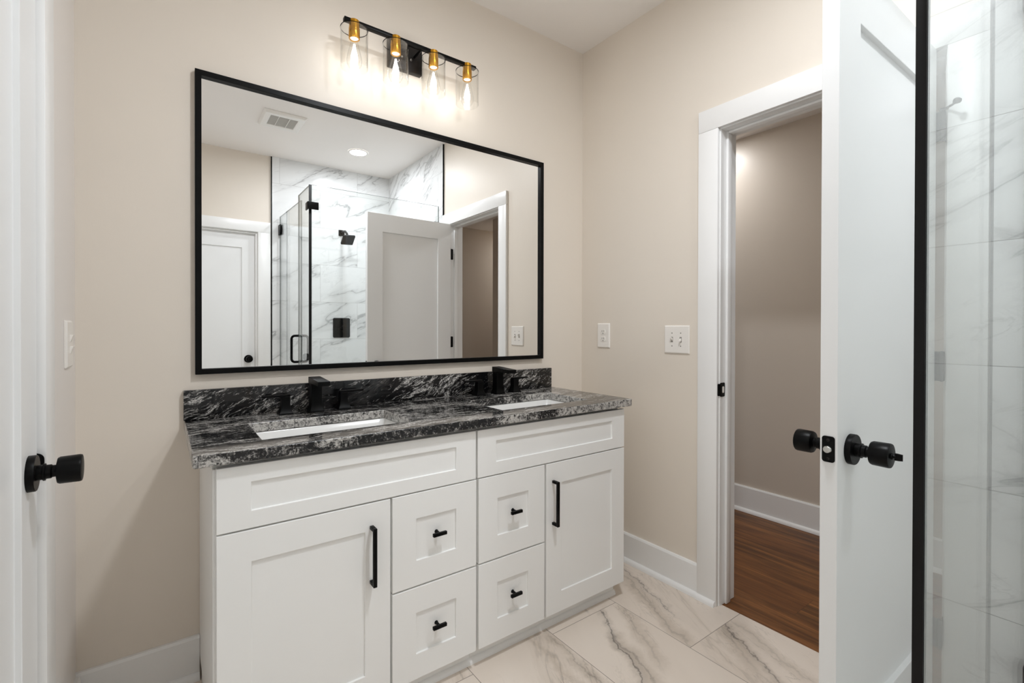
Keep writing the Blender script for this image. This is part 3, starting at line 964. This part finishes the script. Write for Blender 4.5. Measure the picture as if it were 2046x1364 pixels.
for x in LXS:
    bm = B()
    lathe(bm, [(0, 0.031), (0.0165, 0.031), (0.0188, 0.029), (0.0190, 0.0), (0.0205, -0.001), (0.0205, -0.0385), (0.0190, -0.0405), (0.0165, -0.0400), (0.0165, -0.030), (0, -0.030)], (x, LY, 2.3370), (0, 0, 1), 36)
    so = obj('socket', bm, 'brass', t)
    bm = B()
    lathe(bm, [(0.0, -0.0300), (0.0150, -0.0302), (0.0155, -0.0375), (0.0, -0.0376)], (x, LY, 2.3370), (0, 0, 1), 28)
    q = obj('lamp_holder', bm, 'plastic', so); q['label'] = 'pale lamp holder inside the brass socket'
    bm = B()
    RS = 0.0510
    lathe(bm, [(0.0195, -0.0005), (RS - 0.002, -0.0005), (RS, -0.003), (RS, -0.1500), (RS - 0.0012, -0.1512), (RS - 0.0024, -0.1500), (RS - 0.0024, -0.0050), (RS - 0.004, -0.0032), (0.0195, -0.0032), (0.0195, -0.0005)], (x, LY, 2.3370), (0, 0, 1), 56)
    obj('glass_shade', bm, 'shadeglass', t)
    bm = B()
    lathe(bm, [(RS - 0.0010, -0.0006), (RS + 0.0004, -0.0012), (RS + 0.0004, -0.0036), (RS - 0.0014, -0.0030), (RS - 0.0010, -0.0006)], (x, LY, 2.3370), (0, 0, 1), 56)
    obj('refraction_ring', bm, 'blackmetal', t)  # black ring drawn for the dark refraction at the glass shade's top edge
    bm = B()
    lathe(bm, [(0.0125, -0.037), (0.0135, -0.052), (0.0185, -0.075), (0.0255, -0.102), (0.0285, -0.120), (0.0270, -0.136), (0.0200, -0.148), (0.0100, -0.1535), (0, -0.1545)], (x, LY, 2.3370), (0, 0, 1), 32)
    bu = obj('bulb', bm, 'bulbglass', t)
    bm = B()
    lathe(bm, [(0, -0.058), (0.0030, -0.060), (0.0060, -0.078), (0.0115, -0.100), (0.0130, -0.116), (0.0110, -0.130), (0.0050, -0.139), (0, -0.141)], (x, LY, 2.3370), (0, 0, 1), 20)
    q = obj('filament', bm, 'filament', bu); q['label'] = 'glowing white filament'

# ------------------------------------------------------------------ electrical plates
def plate_thing(name, label, cat, org, en, ex, w, h, group=None):
    t = thing(name, label, cat, org, group=group)
    bm = B()
    plate(bm, Vector(org) + Vector(en) * 0.0003, ex, (0, 0, 1), en, w, h, 0.004, 0.0065, 0.005)
    return t, obj('cover_plate', bm, 'plastic', t, smooth=30)

def toggle_parts(t, org, en, ex, up):
    org, en, ex = Vector(org), Vector(en), Vector(ex)
    bm = B()
    plate(bm, org + en * 0.0066, ex, (0, 0, 1), en, 0.011, 0.025, 0.001, 0.0008)
    o = obj('switch_slot', bm, 'midgrey', t)  # slot coloured grey to stand for the dark shading round the toggle
    bm = B()
    s = 1 if up else -1
    A = [org + en * 0.0070 + ex * (a * 0.0042) + Vector((0, 0, b * 0.0060)) for a, b in ((-1, -1), (1, -1), (1, 1), (-1, 1))]
    C = [org + en * 0.0190 + ex * (a * 0.0034) + Vector((0, 0, b * 0.0036 + s * 0.0085)) for a, b in ((-1, -1), (1, -1), (1, 1), (-1, 1))]
    va = [bm.verts.new(p) for p in A]; vc = [bm.verts.new(p) for p in C]
    bm.faces.new(vc); bm.faces.new(va[::-1])
    for i in range(4):
        j = (i + 1) % 4
        bm.faces.new((va[i], va[j], vc[j], vc[i]))
    obj('toggle', bm, 'plastic', t, bev=0.0006)
    for dz in (0.030, -0.030):
        bm = B()
        lathe(bm, [(0, 0), (0.0032, 0), (0.0030, 0.0006), (0, 0.0009)], org + en * 0.0066 + Vector((0, 0, dz)), en, 14)
        obj('screw', bm, 'midgrey', t)

t, _ = plate_thing('switch_plate', 'white two gang toggle switch plate beside the doorway casing', 'light switch', (0, -0.6206, 1.1390), (-1, 0, 0), (0, -1, 0), 0.1330, 0.1300)
toggle_parts(t, (0, -0.5976, 1.1390), (-1, 0, 0), (0, -1, 0), True)
toggle_parts(t, (0, -0.6436, 1.1390), (-1, 0, 0), (0, -1, 0), False)

t, _ = plate_thing('outlet', 'white duplex outlet on the right wall above the counter end', 'outlet', (0, -0.1685, 1.1520), (-1, 0, 0), (0, -1, 0), 0.0880, 0.1320)
for dz in (0.0195, -0.0195):
    bm = B()
    o0 = Vector((0, -0.1685, 1.1520 + dz))
    pts = []
    for k in range(28):
        a = 2 * math.pi * k / 28
        pts.append((0.0172 * math.cos(a), max(-0.0138, min(0.0138, 0.0172 * math.sin(a)))))
    f0 = [bm.verts.new((-0.0068, o0.y - a, o0.z + b)) for a, b in pts]
    f1 = [bm.verts.new((-0.0086, o0.y - a * 0.97, o0.z + b * 0.97)) for a, b in pts]
    bm.faces.new(f1); bm.faces.new(f0[::-1])
    for i in range(28):
        j = (i + 1) % 28
        bm.faces.new((f0[i], f0[j], f1[j], f1[i]))
    ro = obj('receptacle', bm, 'plastic', t)
    bm = B()
    for dy, hh in ((-0.0063, 0.0085), (0.0063, 0.0070)):
        box(bm, -0.0090, -0.0084, o0.y + dy - 0.0011, o0.y + dy + 0.0011, o0.z + 0.003 - hh / 2 + 0.001, o0.z + 0.003 + hh / 2 + 0.001)
    lathe(bm, [(0, 0), (0.0026, 0), (0.0026, 0.0006), (0, 0.0006)], (-0.0084, o0.y, o0.z - 0.0075), (-1, 0, 0), 14)
    q = obj('contact_slots', bm, 'slot', ro); q['label'] = 'dark plug slots'

PY, PZ = -0.150, 1.1430
t, _ = plate_thing('switch_plate', 'white plate with two stacked switches on the left wall near the corner', 'light switch', (-W, PY, PZ), (1, 0, 0), (0, 1, 0), 0.105, 0.1310)
for dz in (0.0155, -0.0165):
    bm = B()
    # wedge shaped rocker, proud at its top edge
    a0, a1 = PY - 0.0120, PY + 0.0120
    z0, z1 = PZ + dz - 0.0110, PZ + dz + 0.0110
    xb = -W + 0.0066
    P = [(xb, z0), (xb, z1), (xb + 0.0075, z1 - 0.001), (xb + 0.0025, z0 + 0.004)]
    prism(bm, [(p[0], p[1]) for p in P], 1, a0, a1)
    obj('rocker', bm, 'plastic', t, bev=0.0006)

# ------------------------------------------------------------------ shower
TX, TY = -0.012, -D + 0.012
TE, TF = -1.660, -1.117
bm = B(); box(bm, TX, -0.0003, -D + 0.0002, TE, 0.0, H - 0.0005)
tag(obj('wall_shower_right', bm, 'walltile', smooth=0), 'marble tiled shower wall beside the doorway', 'tile wall', kind='structure')
bm = B(); box(bm, TF, TX, -D + 0.0002, TY, 0.0, H - 0.0005)
tag(obj('wall_shower_front', bm, 'walltile', smooth=0), 'marble tiled shower wall holding the shower head, seen in the mirror', 'tile wall', kind='structure')
bm = B(); box(bm, TX - 0.0005, -0.0003, TE, TE + 0.006, 0.0, H - 0.001)
tag(obj('trim_5', bm, 'blackmetal', smooth=0), 'black metal edge strip where the shower tile meets the doorway casing', 'edge strip', kind='structure')
bm = B(); box(bm, TF - 0.008, TF, -D + 0.0003, TY + 0.002, 0.0, H - 0.001)
tag(obj('trim_6', bm, 'blackmetal', smooth=0), 'black metal edge strip where the shower tile ends beside the closed door', 'edge strip', kind='structure')
GX, GY, GZ = -1.0520, -1.7285, 2.2320
GT = 0.010
bm = B()
box(bm, GX - 0.055, TX, GY - 0.055, GY + 0.045, 0.0, 0.10, 0.003)
box(bm, GX - 0.055, GX + 0.045, TY, GY - 0.055, 0.0, 0.10, 0.003)
tag(obj('trim_7', bm, 'walltile', smooth=30), 'low marble curb under the shower glass', 'curb', kind='structure')

def glass_panel(name, x0, x1, y0, y1, z0, z1, parent):
    bm = B()
    vs = [bm.verts.new((x, y, z)) for x in (x0, x1) for y in (y0, y1) for z in (z0, z1)]
    F = [(0, 1, 3, 2), (4, 6, 7, 5), (0, 4, 5, 1), (2, 3, 7, 6), (0, 2, 6, 4), (1, 5, 7, 3)]
    for q in F:
        fq = bm.faces.new([vs[i] for i in q])
        big = fq.calc_area() > 0.05
        fq.material_index = 0 if big else 1
    return obj(name, bm, ['showerglass', 'glassedge'], parent, smooth=0)

# fixed front and side panels, clamped together
t = thing('shower_enclosure', 'frameless fixed shower glass with black corner seal and clips, standing behind the open door', 'shower glass', (GX, GY, 0.1))
glass_panel('front_glass', GX + 0.008, TX - 0.003, GY - GT, GY, 0.101, GZ, t)
glass_panel('side_glass', GX - GT / 2, GX + GT / 2, -2.0930, GY - GT - 0.0065, 0.101, GZ, t)
for z in (2.0700, 0.2550):
    bm = B()
    box(bm, TX - 0.048, TX - 0.0005, GY - GT - 0.010, GY + 0.010, z - 0.026, z + 0.026, 0.002)
    obj('wall_clip', bm, 'blackmetal', t, smooth=30)
bm = B()
box(bm, GX - 0.0085, GX + 0.0075, GY - GT - 0.0060, GY - GT + 0.0065, 0.101, GZ, 0.0006)
q = obj('corner_seal', bm, 'rubber', t, smooth=30); q['label'] = 'black corner seal'
for z in (2.079, 0.255):
    bm = B()
    x0, x1 = GX - 0.021, GX + 0.055
    box(bm, x0, x1, GY + 0.0005, GY + 0.0105, z - 0.027, z + 0.027, 0.002)
    box(bm, x0, x0 + 0.009, GY - 0.062, GY + 0.0104, z - 0.027, z + 0.027, 0.002)
    obj('corner_clip', bm, 'blackmetal', t, smooth=30)
# hinged glass door, very slightly ajar into the shower
hy, fy = -2.828, -2.099
t = thing('shower_door', 'frameless hinged shower glass door with black loop handle, seen in the mirror', 'shower door', (GX, hy, 0.11), R(-1.6))
wd = fy - hy
bm = B()
vs = [bm.verts.new((x, y, z)) for x in (-GT / 2, GT / 2) for y in (0.004, wd) for z in (0.004, 2.2000 - 0.11)]
for q in [(0, 1, 3, 2), (4, 6, 7, 5), (0, 4, 5, 1), (2, 3, 7, 6), (0, 2, 6, 4), (1, 5, 7, 3)]:
    fq = bm.faces.new([vs[i] for i in q])
    fq.material_index = 0 if fq.calc_area() > 0.05 else 1
obj('glass', bm, ['showerglass', 'glassedge'], t, local=True, smooth=0)
for z in (1.970, 0.250):
    bm = B()
    box(bm, -0.014, 0.014, -0.014, 0.004, z - 0.045, z + 0.045, 0.002)
    for s in (-1, 1):
        box(bm, s * 0.0055, s * 0.0145, 0.002, 0.058, z - 0.045, z + 0.045, 0.002)
    obj('hinge', bm, 'blackmetal', t, local=True, smooth=30)
hz0, hz1, hyy = 0.8000, 1.0250, wd - 0.050
bm = B()
for s in (-1, 1):
    pts = []
    rc = 0.026; xo = 0.062
    pts.append((s * 0.005, hyy, hz0 + 0.008))
    for k in range(9):
        a = R(90 * k / 8)
        pts.append((s * (xo - rc + rc * math.sin(a)), hyy, hz0 + 0.008 + rc * (1 - math.cos(a))))
    for k in range(9):
        a = R(90 * k / 8)
        pts.append((s * (xo - rc + rc * math.cos(a)), hyy, hz1 - 0.008 - rc + rc * math.sin(a)))
    pts.append((s * 0.005, hyy, hz1 - 0.008))
    tube(bm, pts, 0.0095, 16)
q = obj('handle', bm, 'blackmetal', t, local=True); q['label'] = 'black loop pull handle'

# shower head
sx, sz = -0.4990, 2.1230
t = thing('rain_shower', 'square black rain shower on a short arm from the tile, seen in the mirror', 'shower head', (sx, TY, sz))
bm = B(); plate(bm, (sx, TY + 0.0003, sz), (1, 0, 0), (0, 0, 1), (0, 1, 0), 0.056, 0.056, 0.003, 0.010)
obj('flange', bm, 'blackmetal', t, smooth=30)
bm = B(); tube(bm, [(sx, TY + 0.008, sz), (sx, TY + 0.060, sz + 0.004), (sx - 0.003, TY + 0.130, sz - 0.004), (sx - 0.008, TY + 0.200, sz - 0.040), (sx - 0.012, TY + 0.232, sz - 0.076)], 0.0105, 16)
obj('arm', bm, 'blackmetal', t)
bm = B()
en = Vector((0.06, 0.62, -0.78)).normalized()
ex = Vector((1, 0, 0)); ex = (ex - en * ex.dot(en)).normalized()
ey = en.cross(ex)
hc = Vector((sx - 0.014, TY + 0.245, sz - 0.100))
plate(bm, hc, ex, ey, en, 0.112, 0.112, 0.006, 0.014, 0.001)
lathe(bm, [(0.022, -0.002), (0.020, -0.016), (0.013, -0.026), (0, -0.026)], hc, en, 24)
hd = obj('spray_head', bm, 'blackmetal', t, smooth=30)
bm = B()
for i in range(8):
    for j in range(8):
        c = hc + en * 0.0141 + ex * ((i - 3.5) * 0.0125) + ey * ((j - 3.5) * 0.0125)
        lathe(bm, [(0.0022, 0), (0.0018, 0.0014), (0, 0.0014)], c, en, 6)
obj('nozzles', bm, 'rubber', hd)['kind'] = 'stuff'
# mixer plate
t = thing('shower_valve', 'glossy black square shower valve plate with lever on the tile, seen in the mirror', 'shower valve', (-0.4990, TY, 1.1915))
bm = B(); plate(bm, (-0.4990, TY + 0.0003, 1.1915), (1, 0, 0), (0, 0, 1), (0, 1, 0), 0.163, 0.193, 0.014, 0.010, 0.001)
obj('valve_plate', bm, 'blackframe', t, smooth=30)
bm = B()
lathe(bm, [(0, 0.010), (0.024, 0.010), (0.024, 0.034), (0.022, 0.036), (0, 0.036)], (-0.490, TY, 1.183), (0, 1, 0), 28)
box(bm, -0.560, -0.480, TY + 0.030, TY + 0.044, 1.170, 1.196, 0.003)
obj('lever', bm, 'blackmetal', t, smooth=30)

# ------------------------------------------------------------------ ceiling fittings
t = thing('exhaust_fan', 'white square exhaust fan grille on the ceiling, seen in the mirror', 'vent', (-1.195, -1.965, H))
bm = B()
x0, x1, y0, y1 = -1.338, -1.052, -2.112, -1.818
zf = H - 0.0225
def rect(x0, x1, y0, y1, z): return [(x0, y0, z), (x1, y0, z), (x1, y1, z), (x0, y1, z)]
ib = 0.052
lv = [rect(x0, x1, y0, y1, H - 0.0005), rect(x0, x1, y0, y1, H - 0.006), rect(x0 + 0.012, x1 - 0.012, y0 + 0.012, y1 - 0.012, zf), rect(x0 + ib - 0.008, x1 - ib + 0.008, y0 + ib - 0.008, y1 - ib + 0.008, zf), rect(x0 + ib, x1 - ib, y0 + ib, y1 - ib, zf + 0.004), rect(x0 + ib, x1 - ib, y0 + ib, y1 - ib, H - 0.002)]
rr = [[bm.verts.new(p) for p in l] for l in lv]
for A, Bq in zip(rr, rr[1:]):
    for i in range(4):
        j = (i + 1) % 4
        bm.faces.new((A[i], A[j], Bq[j], Bq[i]))
obj('grille_frame', bm, 'grille', t, bev=0.002, smooth=30)
bm = B(); box(bm, x0 + ib, x1 - ib, y0 + ib, y1 - ib, H - 0.003, H - 0.0008)
q = obj('fan_housing', bm, 'fangray', t); q['label'] = 'pale grey fan housing behind the slats'
bm = B()
n = 22
for i in range(n):
    y = y0 + ib + (y1 - y0 - 2 * ib) * (i + 0.5) / n
    vs = [(x0 + ib, y - 0.0045, H - 0.008), (x1 - ib, y - 0.0045, H - 0.008), (x1 - ib, y + 0.0040, H - 0.0175), (x0 + ib, y + 0.0040, H - 0.0175)]
    A = [bm.verts.new(p) for p in vs]; C = [bm.verts.new((p[0], p[1] + 0.0012, p[2])) for p in vs]
    bm.faces.new(A); bm.faces.new(C[::-1])
    for k in range(4):
        j = (k + 1) % 4
        bm.faces.new((A[k], A[j], C[j], C[k]))
for x in (x0 + ib + (x1 - x0 - 2 * ib) * 0.30, x0 + ib + (x1 - x0 - 2 * ib) * 0.70):
    box(bm, x - 0.0015, x + 0.0015, y0 + ib, y1 - ib, H - 0.019, H - 0.006)
obj('slats', bm, 'grille', t, smooth=0)

def downlight(name, label, x, y, z, rad, mat):
    t = thing(name, label, 'ceiling light', (x, y, z))
    bm = B()
    lathe(bm, [(rad + 0.016, -0.0003), (rad + 0.016, -0.004), (rad + 0.006, -0.007), (rad, -0.0065), (rad, -0.002)], (x, y, z), (0, 0, 1), 48)
    obj('trim_ring', bm, 'plastic', t)
    bm = B()
    lathe(bm, [(0, -0.0030), (rad, -0.0030)], (x, y, z), (0, 0, 1), 40)
    q = obj('lens', bm, mat, t); q['label'] = 'glowing white lens'
    return t
downlight('recessed_light', 'round lit recessed light in the ceiling over the shower, seen in the mirror', -0.523, -2.275, H, 0.070, 'candisc')
downlight('recessed_light', 'unseen round ceiling light in front of the vanity, added as fill', -1.02, -1.44, H, 0.095, 'filldisc')  # unseen fill lamp, added to even out the room light
downlight('unseen_hall_light', 'unseen round ceiling light in the hall near the vanity wall, added for the glow on the hall wall', 0.84, -0.06, 2.44, 0.110, 'unseenhalldisc')  # unseen lamp, added for the bright upper part of the hall wall
downlight('unseen_hall_light', 'unseen round ceiling light around the corner of the hall, added to brighten its end wall', 2.15, -2.85, 2.44, 0.110, 'unseenhalldisc')  # unseen lamp, added to lift the hall end wall in the mirror
